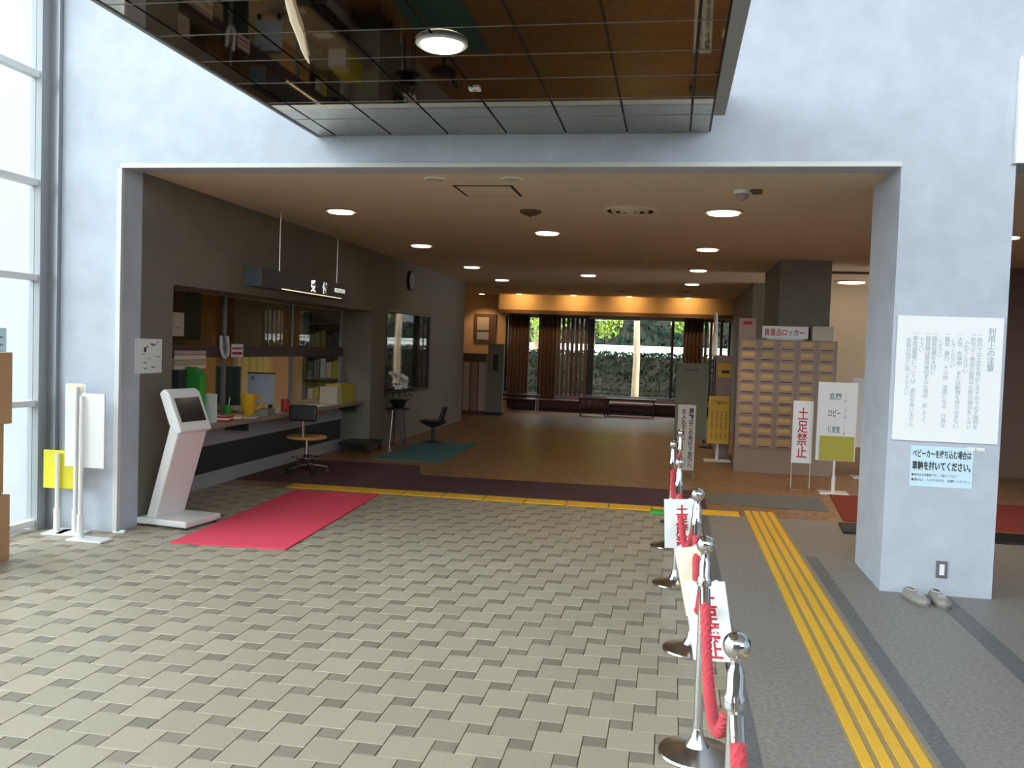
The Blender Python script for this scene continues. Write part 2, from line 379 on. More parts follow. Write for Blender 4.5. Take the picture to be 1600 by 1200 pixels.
# display window farther down the left wall
w3 = struct('window_3', MB().box(-4.52, -4.47, 13.60, 13.66, .80, 2.19).box(-4.52, -4.47, 16.16, 16.22, .80, 2.19).box(-4.52, -4.47, 13.66, 16.16, .80, .85).box(-4.52, -4.47, 13.66, 16.16, 2.14, 2.19), 'dark_metal')
box(-4.51, -4.495, 13.66, 16.16, .85, 2.14).build('pane', 'dark_glass', w3)
# big window at the far end
w4 = struct('window_4', MB().box(-4.40, 1.49, 23.52, 23.62, .36, .44).box(-4.40, 1.49, 23.52, 23.62, 2.44, 2.5), 'grey_metal')
xm = (-4.37, -2.95, -2.10, .02, 1.46)
for x in xm: box(x-.035-(.05 if x == -2.10 else 0), x+.035+(.05 if x == -2.10 else 0), 23.52, 23.62, .44, 2.44).build('mullion', 'dark_metal', w4)
for a, b in zip(xm, xm[1:]): box(a+.04, b-.04, 23.567, 23.573, .44, 2.44).build('pane', 'glass', w4)

# ------------------------------------------------------------------ ceiling fittings of the hall
def downlight(x, y, label, r=.15, m='lamp_white', cat='ceiling light', z=ZC, group='round ceiling downlights', name='downlight', ring='lamp_dim', watt=0):
    t = thing(name, label, cat, (x, y, z-.02), 0, group)
    MB().lathe([(r*.8, .02), (r*1.08, .02), (r*1.12, .008), (r*1.05, 0), (r*.9, .004)], n=24).build('trim_ring', ring, t, smooth=True)
    MB().lathe([(r*.88, -.002), (r*.85, -.012), (r*.4, -.016)], n=24).build('lamp_disc', m, t, smooth=True)
    if watt:
        l = bpy.data.lights.new('downlight_beam', 'SPOT'); l.energy = watt; l.color = (1, .80, .55); l.spot_size = math.radians(95); l.spot_blend = .6; l.shadow_soft_size = .1
        lo = bpy.data.objects.new('downlight_beam', l); C.objects.link(lo); lo.parent = t; lo.location = (0, 0, -.04)
    return t
ordw = ['nearest', 'second', 'third', 'farthest']
for k, y in enumerate((8.93, 11.98, 15.15, 17.95)):
    downlight(-3.47, y, f'round white downlight, {ordw[k]} of four in the row beside the reception wall')
    downlight(.44-.03*k, (8.84, 11.96, 15.0, 18.05)[k], f'round white downlight, {ordw[k]} of four in the row towards the lockers', r=.17 if k == 0 else .15, watt=70)
downlight(2.6, 9.0, 'unseen added round downlight in the side passage, the nearer one behind the entrance pillar', watt=90)  # unseen lamp added to brighten the floor towards the lockers
downlight(2.78, 11.1, 'unseen added round downlight in the side passage, the farther one behind the entrance pillar', watt=100)  # second unseen lamp, added for the same brightening of the floor
downlight(-1.5, 10.48, 'round white downlight alone in the middle of the hall ceiling, the nearer one')
downlight(-1.56, 16.4, 'round white downlight in the middle of the hall ceiling, the farther one')
downlight(3.12, 16.8, 'large bright ceiling lamp glimpsed between the square pillar and the entrance pillar', r=.26)
downlight(3.55, 10.4, 'small ceiling lamp in the dark side room right of the entrance pillar', r=.08)
WASH = [(-3.97, 20.3), (-2.61, 20.7), (-1.21, 20.8), (.27, 20.6)]
for k, (x, y) in enumerate(WASH):
    downlight(x, y, f'small unlit round ceiling fitting before the far window, {["leftmost", "second from left", "third from left", "rightmost"][k]} of four', r=.09, m='lamp_dim', group='small fittings before the far window', name='ceiling_fitting')
for k, x in enumerate((-3.9, -2.5, -1.1, .35)):
    t = downlight(x, 22.55, f'small warm wall-washer lamp over the far window, {["leftmost", "second from left", "third from left", "rightmost"][k]} of four', r=.08, m='lamp_warm', group='warm lamps over the far window', name='wall_washer')
    l = bpy.data.lights.new('wall_washer_light', 'SPOT'); l.energy = 20; l.color = (1, .58, .20); l.spot_size = math.radians(150); l.spot_blend = .7; l.shadow_soft_size = .05
    lo = bpy.data.objects.new('wall_washer_light', l); C.objects.link(lo); lo.parent = t; lo.location = (0, 0, -.05); lo.rotation_euler = (math.radians(58), 0, 0)
for x, wd in ((-5.1, 'left'), ):
    t = downlight(-4.95, 22.9, 'small warm lamp lighting the wall left of the far window', r=.08, m='lamp_warm', group='warm lamps over the far window', name='wall_washer')
    l = bpy.data.lights.new('wall_washer_light', 'SPOT'); l.energy = 30; l.color = (1, .60, .30); l.spot_size = math.radians(100); l.spot_blend = .6; l.shadow_soft_size = .05
    lo = bpy.data.objects.new('wall_washer_light', l); C.objects.link(lo); lo.parent = t; lo.location = (0, 0, -.05); lo.rotation_euler = (math.radians(15), 0, 0)
# mirrored ceiling lamp and small fittings
downlight(-1.256, 4.61, 'large round glowing lamp set in the mirrored ceiling', r=.125, m='lamp_mirror', z=ZM, name='mirror_ceiling_lamp', ring='pale_trim')
t = thing('smoke_sensor', 'tiny white rectangular sensor on the mirrored ceiling', 'sensor', (-1.265, 5.45, ZM))
box(-.035, .035, -.03, .03, -.012, 0).build('housing', 'white_board', t); MB().lathe([(.012, -.016), (.014, -.011)], n=12).build('lens', 'grey_metal', t)
pts = [(-1.80, 3.9), (-1.85, 4.05), (-1.90, 4.2), (-1.945, 4.36), (-1.99, 4.5), (-2.03, 4.62), (-2.06, 4.72), (-2.09, 4.83)]
tag(MB().tube([(x, y, ZM-.022) for x, y in pts], [.016, .02, .021, .021, .018, .015, .011, .004], 10).build('curved_pale_sliver', 'pale_glow', smooth=True), 'curved pale stand-in sliver tapering to a point under the mirrored ceiling', 'pale sliver')  # glowing sliver added for an unidentified pale crescent in the mirror, no known lamp
# flush ceiling things
for x, lb in ((-1.99, 'left'), (-1.34, 'right')):
    t = thing('ceiling_speaker', f'pale round ceiling speaker just inside the lintel, {lb} of a pair', 'speaker', (x, 7.22, ZC), 0, 'ceiling speakers')
    MB().lathe([(.085, -.010), (.095, 0)], n=20).build('rim', 'white_board', t); MB().lathe([(.05, -.014), (.08, -.0105)], n=20).build('grille', 'beige', t)
t = thing('access_hatch', 'square ceiling access hatch with a dark gap around it', 'hatch', (-1.65, 7.77, ZC))
f = MB(); e = .26; w = .022
f.box(-e, e, -e, -e+w, -.006, 0).box(-e, e, e-w, e, -.006, 0).box(-e, -e+w, -e+w, e-w, -.006, 0).box(e-w, e, -e+w, e-w, -.006, 0)
f.build('frame', 'dark_metal', t); box(-e+w+.002, e-w-.002, -e+w+.002, e-w-.002, -.008, 0).build('panel', 'ceiling', t)
t = thing('air_diffuser', 'large round ceiling air diffuser with concentric rings', 'air vent', (-.45, 8.80, ZC))
for k, r in enumerate((.27, .19, .11)): MB().lathe([(r, 0), (r-.015, -.022-.006*k), (r-.045, -.018-.006*k), (r-.03, 0)], n=32).build('ring', 'ceiling', t, smooth=True)
MB().lathe([(.05, 0), (.045, -.04), (.01, -.044)], n=24).build('cone', 'ceiling', t, smooth=True)
t = thing('smoke_detector', 'small dark smoke detector on the ceiling near the hatch', 'detector', (-1.45, 8.89, ZC))
MB().lathe([(.11, 0), (.11, -.02), (.06, -.045), (.02, -.05)], n=20).build('housing', 'brown_panel', t, smooth=True)
MB().lathe([(.02, -.05), (.015, -.06)], n=10).build('sensor', 'black', t)
t = thing('dome_camera', 'pale dome on the ceiling in front of the nearest right downlight', 'camera', (.53, 7.73, ZC))
MB().lathe([(.07, 0), (.07, -.03)], n=20).build('base', 'white_board', t, smooth=True); MB().sphere((0, 0, -.03), .055).build('dome', 'pink', t, smooth=True)
t = thing('ceiling_bracket', 'small dark bracket on the ceiling beside the pale dome', 'bracket', (.64, 7.70, ZC))
MB().lathe([(.05, 0), (.05, -.012), (.03, -.02)], n=16).build('plate', 'brown_panel', t); box(-.03, .05, -.012, .012, -.035, -.02).build('arm', 'brown_panel', t)

# ------------------------------------------------------------------ front wall: notices, outlet, sign
t = thing('rules_board', 'large white board of vertical printed rules on the blue-grey pillar', 'board', (1.90, YW, 1.085))
box(-.345, .345, -.022, -.002, 0, .875).build('panel', 'white_board', t, bevel=.003)
vtext('利用上の注意', .062, 'faint_ink', t, (.27, -.0235, .655), line=.95, bold=.001, height=.30, width=.05)
cols = ['一館内では土足を禁止しますので必ず履物を', '一許可なく物品の販売や広告の掲示をしない', '入れてください', '一火気　危険物　または動物を持ち込まない', '　してください', '一騒音　暴力　その他　迷惑になる　行為を', '　ください', '一施設設備を大切に', '一器具類は使用後必ず元の場所　戻してく', '　下さい', '一事故盗難等については　責任を負いません', '　係員の指示に従って下さい']
for k, s in enumerate(cols):
    n = len(s); sz = .036
    o = vtext(s, sz, 'faint_ink', t, (.195-.042*k, -.0235, 0), line=.93)
    zs = [v.co.y for v in o.data.vertices]; o.location.z = (.755 if s[0] == '一' else .72) - max(zs)
t = thing('stroller_notice', 'light blue paper notice about strollers taped below the rules board', 'notice', (1.895, YW, .765))
box(-.205, .205, -.004, -.001, 0, .285).build('sheet', 'paper_blue', t)
text('ベビーカーを持ち込む場合は', .05, 'black_ink', t, (0, -.005, .232), bold=.0012, width=.385, height=.060)
text('車輪を拭いてください。', .05, 'black_ink', t, (0, -.005, .148), bold=.0016, width=.385, height=.066)
text('◆館内は土足厳禁です。ご協力ください', .02, 'black_ink', t, (-.195, -.005, .082), width=.30, height=.020, align='LEFT')
text('◆雑巾は　入口のものを　お使いください。', .02, 'black_ink', t, (-.195, -.005, .047), width=.385, height=.020, align='LEFT')
for x in (.19, .245): box(x-.03, x+.03, -.006, -.0045, .27, .292).build('tape', 'paper', t)
t = thing('wall_outlet', 'dark framed wall outlet low on the blue-grey pillar', 'outlet', (1.934, YW, .185))
box(-.037, .037, -.010, -.001, -.06, .06).build('frame', 'grey_carpet', t, bevel=.002); box(-.016, .016, -.014, -.010, -.038, .038).build('socket', 'white_board', t)
t = thing('lintel_sign', 'white sign panel above the right opening, cut by the picture edge', 'sign', (2.6, YW, 3.02))
box(-.35, .6, -.05, -.002, 0, .71).build('panel', 'white_board', t); box(-.36, .61, -.052, -.002, -.01, 0).build('edge', 'pale_trim', t)

# sheet of paper on the window and on the left wall
t = thing('window_notice', 'pale printed sheet stuck on the bright left window', 'notice', (-5.148, 6.05, 1.28))
box(0, .003, -.14, .14, 0, .38).build('sheet', 'paper_blue', t)
for k in range(5): box(.003, .004, -.1, .1, .3-.06*k, .315-.06*k).build('print_line', 'grey_ink', t)
t = thing('wall_poster', 'white paper poster with small pictures on the wall above the kiosk', 'poster', (XL, 7.07, 1.31))
box(.001, .004, -.195, .205, 0, .30).build('sheet', 'paper', t)
random.seed(3)
p = MB()
for k in range(14):
    y, z = random.uniform(-.16, .16), random.uniform(.03, .27); p.box(.004, .0048, y, y+random.uniform(.01, .05), z, z+random.uniform(.006, .016))
o = p.build('print', 'grey_ink', t); o['kind'] = 'stuff'; box(.004, .0049, -.07, -.035, .185, .225).build('print_mark', 'black_ink', t)

# ------------------------------------------------------------------ left foreground: stacked boxes, sign stands, kiosk
for k, (z0, z1, dx, nm) in enumerate(((0, .475, 0, 'bottom'), (.475, .98, -.055, 'middle'), (.98, 1.49, .01, 'top'))):
    t = thing('cardboard_box', f'brown cardboard box at the left picture edge, {nm} of the stack of three', 'box', (-4.82+dx, 5.37, z0), 0, 'stacked cardboard boxes')
    box(-.21, .21, -.22, .23, .002, z1-z0-.002).build('carton', 'cardboard', t, bevel=.006)
    box(-.03, .03, -.222, .232, z1-z0-.0015, z1-z0+.0005).build('tape', 'beige', t); box(.2105, .212, -.22, .23, (z1-z0)*.48, (z1-z0)*.49).build('seam', 'wood', t)
def stand_sign(name, label, loc, rz, w, z0, z1, m, px=0, base=(.22, .16), pole=.017, back=True, group=None, base_m='white_metal', pole_m='white_metal'):
    t = thing(name, label, 'sign', loc, rz, group)
    b = MB(); bw, bd = base; b.prism([(-bw, -bd), (bw, -bd), (bw, bd), (-bw, bd)], 0, .018, 'z'); b.build('base', base_m, t, bevel=.006)
    MB().cyl((px, 0, .018), (px, 0, z1-.02), pole).build('pole', pole_m, t, smooth=True); MB().cyl((px, 0, .018), (px, 0, .20), pole*1.5).build('sleeve', base_m, t, smooth=True)
    s = -1 if not back else 1
    box(-w/2, w/2, s*.022, s*.034, z0, z1).build('board', m, t, bevel=.003)
    return t
a = stand_sign('board_stand', 'tall white sign stand facing away, the left of two beside the window', (-4.75, 6.47, 0), .2, .165, .55, 1.225, 'white_board', px=.02, base=(.11, .10))
box(-.06, .06, .021, .018, 1.16, 1.23).build('clip', 'paper_cream', a)
b_ = stand_sign('board_stand', 'wider white sign stand facing away, between the tall white stand and the opening', (-4.475, 6.30, 0), -.05, .205, .575, 1.165, 'white_board', px=-.085, base=(.16, .08))
stand_sign('board_stand', 'low yellow sign stand behind the white stands', (-4.88, 6.48, 0), .1, .31, .36, .675, 'yellow_board', px=-.02, base=(.085, .12))
tag(MB().tube([(-4.47, 6.60, .012), (-4.43, 6.57, .012), (-4.38, 6.60, .012), (-4.40, 6.66, .012), (-4.44, 6.64, .012)], .009, 8).build('coiled_cable', 'white_board', smooth=True), 'short white cable coiled at the foot of the wall edge', 'cable')
t = thing('touch_kiosk', 'white touch-screen kiosk with slanted column and tilted dark screen', 'kiosk', (-4.17, 7.13, 0), -.14)
MB().box(-.28, .235, -.24, .24, .018, .075).build('base_plate', 'white_metal', t, bevel=.014)
for x in (-.24, .19):
    for y in (-.2, .2): MB().cyl((x, y, 0), (x, y, .02), .02, n=12).build('foot', 'black', t)
MB().prism([(-.21, .07), (-.115, .07), (.115, .84), (.03, .91)], -.20, .19, 'y').build('column', 'white_metal', t, bevel=.012)
MB().prism([(.02, .885), (.09, .80), (.15, .83), (.012, 1.155), (-.04, 1.19), (-.085, 1.15)], -.215, .205, 'y').build('head', 'white_metal', t, bevel=.016)
p0, p1 = Vector((.15, 0, .83)), Vector((.012, 0, 1.155)); d = p1-p0; nn = Vector((d.z, 0, -d.x)).normalized(); vs = []
for off in (-.002, .004):
    for y in (-.165, .155):
        for u in (.24, .86): vs.append(p0+d*u+nn*off+Vector((0, y, 0)))
MB().add(vs, [(0, 1, 3, 2), (4, 6, 7, 5), (0, 4, 5, 1), (2, 3, 7, 6), (0, 2, 6, 4), (1, 5, 7, 3)]).build('screen', 'screen', t)
MB().tube([(-.0, -.10, .86), (-.06, -.12, .80), (-.05, -.13, .72), (.0, -.14, .70)], .008, 8).build('cable', 'black', t, smooth=True)

# ------------------------------------------------------------------ reception counter and what stands on it
t = thing('reception_counter', 'long reception counter with pale and dark front bands below the office window', 'counter', (-4.95, 10.2, 0))
box(-.0, .02, -2.74, 2.72, 0, .16).build('kick_panel', 'counter_pale', t); box(0, .012, -2.74, 2.72, .16, .46).build('front_panel', 'counter_dark', t)
box(0, .03, -2.74, 2.72, .46, .66).build('upper_panel', 'counter_pale', t); box(-.45, .38, -2.74, 2.72, .70, .75).build('worktop', 'counter_top', t, bevel=.006)
for y in (-2.6, -.9, .9, 2.6): box(0, .30, y-.02, y+.02, .60, .70).build('bracket', 'counter_dark', t)
ZT = .75
def onc(x, y): return (x, y, ZT)
t = thing('file_holder', 'bright green file holder standing on the reception counter', 'file', onc(-4.85, 8.46), -.2)
box(-.13, .13, -.045, .045, 0, .005).build('base', 'green', t); MB().prism([(-.13, .005), (.13, .005), (.13, .50), (.02, .58), (-.13, .58)], -.045, .045, 'y').build('body', 'green', t, bevel=.006)
t = thing('card_stand', 'small white card in a stand before the green file', 'card', onc(-4.73, 8.62), -.2)
MB().prism([(-.04, 0), (.04, 0), (.0, .012)], -.05, .05, 'x').build('foot', 'white_board', t); box(-.075, .075, -.004, .004, .01, .30).build('card', 'paper', t)
t = thing('dark_folder', 'dark green-grey box file left of the green holder', 'file', onc(-4.92, 8.28), 0)
box(-.06, .06, -.08, .08, 0, .55).build('body', 'dark_green', t); MB().cyl((0, -.082, .3), (0, -.079, .3), .02).build('finger_hole', 'black', t)
for k, (x, y, m, lb, z) in enumerate(((-4.72, 8.80, 'red_box', 'stack of red leaflets beside the kiosk screen', .06), (-4.72, 9.06, 'cardboard', 'low brown tray of leaflets right of the red leaflets', .05), (-4.66, 9.26, 'paper', 'loose white papers at the counter edge under the yellow jug', .012), (-4.78, 10.05, 'paper', 'white forms spread in the middle of the counter', .015), (-4.76, 10.55, 'paper_cream', 'cream forms farther along the counter', .015), (-4.75, 11.45, 'paper', 'long white papers near the far end of the counter', .014))):
    t = thing('leaflet_pile', lb, 'papers', onc(x, y), random.uniform(-.3, .3))
    for j in range(3): box(-.13+.012*j, .11+.01*j, -.10-.008*j, .10-.01*j, z*j/3+.0005, z*(j+1)/3).build('sheet', m if j != 1 else 'paper_cream', t)
t = thing('yellow_jug', 'orange-yellow plastic jug with a handle on the counter', 'jug', onc(-4.76, 9.52))
MB().lathe([(.055, 0), (.062, .01), (.085, .16), (.095, .25), (.088, .25), (.078, .16), (.05, .02)], n=24).build('body', 'orange_yellow', t, smooth=True)
MB().tube([(.06, .05, .22), (.10, .11, .23), (.11, .15, .17), (.08, .11, .08), (.05, .05, .06)], .014, 8).build('handle', 'orange_yellow', t, smooth=True)
t = thing('acrylic_notice', 'white notice board in a dark frame standing on the counter', 'notice', onc(-5.19, 10.72), .1)
box(-.175, .175, -.006, .006, .05, .44).build('panel', 'pale_blue', t); box(-.18, .18, -.009, .009, .44, .455).build('top_rail', 'black', t)
for x in (-.13, .13): box(x-.01, x+.01, -.05, .05, 0, .05).build('foot', 'black', t)
MB().cyl((-.11, -.0075, .38), (-.11, -.0065, .38), .025).build('mark', 'grey_ink', t)
t = thing('red_tin', 'small red tin in front of the standing notice board', 'tin', onc(-4.72, 10.42))
MB().lathe([(.045, 0), (.05, .005), (.05, .13), (.045, .135)], n=20).build('body', 'red_box', t, smooth=True); MB().lathe([(.046, .135), (.046, .15), (.01, .152)], n=20).build('lid', 'red_box', t, smooth=True)
t = thing('grey_tray', 'grey card tray at the counter edge right of the jug', 'tray', onc(-4.64, 9.72))
MB().box(-.07, .07, -.1, .1, 0, .01).box(-.07, -.06, -.1, .1, .01, .07).box(.06, .07, -.1, .1, .01, .07).box(-.06, .06, -.1, -.09, .01, .07).box(-.06, .06, .09, .1, .01, .07).build('tray', 'green_grey', t); box(-.05, .05, -.08, .08, .01, .04).build('cards', 'paper', t)
t = thing('yellow_box', 'olive yellow box with a white front at the far end of the counter', 'box', onc(-4.78, 12.2))
box(-.12, .12, -.02, .5, 0, .27).build('carton', 'olive_yellow', t, bevel=.004); box(-.13, .13, -.2, -.03, 0, .24).build('white_side', 'beige', t)
t = thing('green_cup', 'small green cup behind the yellow jug on the counter', 'cup', onc(-4.90, 9.30)); MB().lathe([(.035, 0), (.045, .13), (.04, .13), (.03, .01)], n=16).build('body', 'green', t, smooth=True); MB().cyl((0, 0, .02), (.02, .01, .22), .005, n=8).build('pen', 'white_board', t)
# notices and devices at the near end of the reception window
t = thing('notice_strip', 'cream notice strips taped at the near edge of the office window', 'notice', (-4.925, 8.55, 1.30))
for k in range(4): box(-.002, .001, -.32, .30, .05*k+.002, .05*k+.044).build('strip', ('paper_cream', 'beige')[k % 2], t)
t = thing('pale_sheet', 'small pale sheet taped high on the near office window', 'notice', (-4.925, 8.28, 1.64)); box(-.002, .001, -.12, .12, 0, .24).build('sheet', 'beige', t); box(.001, .002, -.06, .06, .08, .09).build('print_line', 'grey_ink', t)
t = thing('tall_sheet', 'tall grey-white sheet hanging inside the office window', 'notice', (-5.03, 8.75, 1.60)); box(-.002, .002, -.15, .15, 0, .52).build('sheet', 'pale_trim', t); box(-.004, .004, -.16, .16, .50, .53).build('rail', 'grey_metal', t)
t = thing('wall_dispenser', 'grey horseshoe-shaped device hanging on the office window frame', 'device', (-4.92, 9.22, 1.40))
MB().tube([(.0, -.07, .26), (.01, -.08, .12), (.02, -.05, .04), (.02, 0, .02), (.02, .05, .04), (.01, .08, .12), (0, .07, .26)], .022, 10).build('loop', 'pale_trim', t, smooth=True); MB().sphere((0, 0, .13), .055, sc=(.5, 1, 1.6)).build('body', 'grey_metal', t, smooth=True)
t = thing('pink_notice', 'small pink-white notice next to the horseshoe device', 'notice', (-4.925, 9.55, 1.42)); box(-.002, .001, -.14, .14, 0, .15).build('sheet', 'paper', t); box(.001, .002, -.12, .12, .03, .06).build('print_line', 'red_ink', t); box(.001, .002, -.12, .12, .09, .11).build('print_line', 'red_ink', t)
# office interior
t = thing('office_curtain', 'cream curtain hanging at the back of the office', 'curtain', (-6.96, 14.32, .55))
def wavy(x0, x1, z0, z1, amp, n, waves):
    mb = MB(); vs = []; fs = []
    for i in range(n+1):
        x = x0+(x1-x0)*i/n; y = amp*math.sin(2*pi*waves*i/n); vs += [(x, y-.004, z0), (x, y-.004, z1), (x, y+.004, z1), (x, y+.004, z0)]
    for i in range(n):
        a = 4*i; b = a+4
        for j in range(4): fs.append((a+j, a+(j+1) % 4, b+(j+1) % 4, b+j))
    fs += [(0, 1, 2, 3), (4*n+3, 4*n+2, 4*n+1, 4*n)]
    return mb.add(vs, fs)
wavy(-.40, .40, 0, .86, .025, 60, 6).build('cloth', 'curtain_cream', t, smooth=True); MB().cyl((-.45, 0, .88), (.45, 0, .88), .012, n=8).build('rail', 'grey_metal', t)
t = thing('office_cabinet', 'brown wooden cabinet against the back wall of the office', 'cabinet', (-7.68, 14.05, 0)); box(-.35, .20, -.28, .3, 0, 2.45).build('body', 'wood', t)
for x in (-.34, -.06): box(x, x+.25, -.296, -.282, .1, 2.4).build('door', 'wood', t)
t = thing('office_locker', 'brown upright locker right of the curtain in the office', 'cabinet', (-6.2, 14.05, 0)); box(-.25, .25, -.28, .3, 0, 2.1).build('body', 'cardboard', t); box(-.23, .23, -.295, -.282, 1.5, 2.05).build('door', 'cardboard', t)
t = thing('computer_monitor', 'dark green-grey computer monitor seen from behind inside the office window', 'monitor', onc(-5.24, 9.95), .1)
box(-.15, .15, -.02, .02, .08, .55).build('panel', 'dark_green', t, bevel=.006); box(-.025, .025, -.02, .03, .012, .10).build('neck', 'dark_metal', t); box(-.11, .11, -.08, .08, 0, .014).build('foot', 'dark_metal', t)
t = thing('office_shelf', 'dark shelf rack with binders at the right of the office', 'shelf', (-5.5, 14.0, 0)); 
for z in (.1, .55, 1.0, 1.45, 1.9): box(-.42, .42, -.22, .3, z, z+.03).build('board', 'brown_panel', t)
for x in (-.42, .40): box(x, x+.02, -.22, .3, 0, 1.95).build('side', 'brown_panel', t)
bi = 0
for z in (.58, 1.03, 1.48):
    for k in range(7):
        tag(box(-.045, .045, -.12, .12, 0, .26+.03*((k*7) % 3)).build('binder', ('beige', 'dark_green', 'pale_blue', 'olive_yellow', 'grey_carpet')[(bi*3) % 5], loc=(-5.83+.105*k, 13.96, z+.001)), f'{("first", "second", "third", "fourth", "fifth", "sixth", "last")[k]} binder from the left on the {("lower", "middle", "upper")[bi//7]} shelf of the office rack', 'binder', 'binders on the office shelf'); bi += 1
t = thing('office_lamp', 'glowing ceiling panel inside the office', 'ceiling light', (-6.6, 11.5, 2.58)); box(-.3, .3, -.6, .6, 0, .018).build('frame', 'white_metal', t); box(-.26, .26, -.56, .56, -.006, 0).build('diffuser', 'office_light', t)

# hanging reception sign
t = thing('hanging_sign', 'dark hanging sign box with white letters above the reception window', 'sign', (-4.12, 9.60, 2.16))
box(-.09, .09, -1.32, 1.12, 0, .19).build('box', 'counter_dark', t, bevel=.004); box(-.085, .085, 1.12, 1.15, .004, .186).build('end_cap', 'brown_panel', t)
for y in (-.72, .92): MB().cyl((0, y, .19), (0, y, .86), .008, n=10).build('rod', 'steel', t, smooth=True)
box(.091, .094, -.85, .85, .004, .014).build('glint_line', 'window_glint', t)  # glowing line painted in for window light along the sign's lower edge
R90 = (pi/2, 0, pi/2)
text('受', .14, 'letter_glow', t, (.0915, -.02, .10), R90, bold=.004); text('付', .14, 'letter_glow', t, (.0915, .32, .10), R90, bold=.004); text('RECEPTION', .06, 'letter_glow', t, (.0915, .80, .10), R90, width=.34, height=.05, bold=.001)
t = thing('wall_clock', 'narrow dark clock high on the left wall seen edge-on', 'clock', (XL, 14.8, 2.72)); MB().cyl((0.001, 0, 0), (.05, 0, 0), .17, n=32).build('case', 'black', t, smooth=True); MB().cyl((.05, 0, 0), (.053, 0, 0), .15, n=32).build('face', 'grey_ink', t)

# ------------------------------------------------------------------ mats, carpets, tactile paving
def mat_thing(name, label, cat, poly, h, m):
    cx = sum(p[0] for p in poly)/len(poly); cy = sum(p[1] for p in poly)/len(poly)
    o = MB().prism([(x-cx, y-cy) for x, y in poly], 0, h, 'z').build(name, m, loc=(cx, cy, .0012), bevel=.003); return tag(o, label, cat)
mat_thing('red_runner', 'bright red runner mat lying on the tan tiles before the counter', 'mat', [(-3.85, 6.42), (-2.90, 6.48), (-3.04, 9.15), (-3.98, 9.08)], .010, 'red_mat')
mat_thing('purple_carpet', 'dark purple-brown carpet strip behind the yellow tactile line', 'carpet', [(-4.925, 9.56), (.44, 9.56), (.44, 10.76), (-3.02, 10.70), (-3.28, 11.55), (-4.925, 11.45)], .008, 'purple_carpet')
mat_thing('grey_carpet', 'grey carpet strip right of the rope line beyond the tactile paving', 'carpet', [(.46, 9.92), (1.74, 9.92), (1.76, 10.85), (.46, 10.70)], .008, 'grey_carpet')
mat_thing('blue_mat', 'teal blue mat near the flower stand', 'mat', [(-4.08, 11.95), (-3.07, 11.95), (-3.12, 14.5), (-4.08, 14.4)], .010, 'blue_mat')
mat_thing('deep_red_mat', 'deep red door mat passing behind the entrance pillar', 'mat', [(1.78, 9.38), (4.2, 9.38), (4.2, 11.1), (1.93, 11.1)], .012, 'deep_red_mat')
mat_thing('black_mat', 'narrow black rubber strip in front of the deep red mat', 'mat', [(1.66, 8.72), (4.2, 8.72), (4.2, 9.2), (1.70, 9.2)], .02, 'black')
t = thing('tactile_line', 'yellow tactile line crossing the hall before the dark carpet', 'tactile paving', (-4.16, 9.37, 0))
n = 11
for k in range(n):
    w = (4.92)/n; box(k*w+.006, (k+1)*w-.006, -.13, .13, .0015, .010).build('tactile_tile', 'yellow_paint', t, bevel=.003)
t = thing('tactile_strip', 'four parallel yellow tactile bars running along the granite floor', 'tactile paving', (.815, 9.5, 0))
box(0, .32, -9.0, .12, .0002, .0025).build('base_sheet', 'tan_paint', t)
for k in range(4): box(.012+.078*k, .012+.078*k+.050, -9.0, .12, .0005, .007).build('bar', 'yellow_paint', t, bevel=.002)
tag(box(-.09, .05, -.06, .06, .001, .03).build('green_wedge', 'green', loc=(-.06, 9.15, 0)), 'small green block on the floor by the rope line', 'block')

# ------------------------------------------------------------------ rope line
posts = [(.205, 2.42), (.17, 3.68), (.175, 4.98), (.09, 6.38), (.048, 7.62), (.12, 8.72)]
plab = ['cut by the bottom of the picture', 'nearest with its whole base in view', 'third from the camera', 'fourth from the camera', 'fifth from the camera', 'farthest, before the striped sign']
def make_post(x, y, label):
    t = thing('rope_post', 'chrome rope barrier post, ' + label, 'barrier post', (x, y, 0), random.uniform(0, 6), 'rope barrier posts')
    MB().lathe([(.155, .0), (.16, .006), (.155, .014), (.10, .024), (.05, .040), (.028, .075), (.021, .11)], n=36).build('base', 'steel', t, smooth=True)
    MB().cyl((0, 0, .10), (0, 0, .745), .019, n=20).build('pole', 'chrome', t, smooth=True)
    MB().lathe([(.022, .70), (.03, .705), (.03, .735), (.024, .745), (.024, .80), (.017, .815), (.016, .835), (.024, .842)], n=24).build('collar', 'chrome', t, smooth=True)
    MB().sphere((0, 0, .872), .038, 24, 14).build('ball', 'chrome', t, smooth=True)
for (x, y), l in zip(posts, plab): make_post(x, y, l)
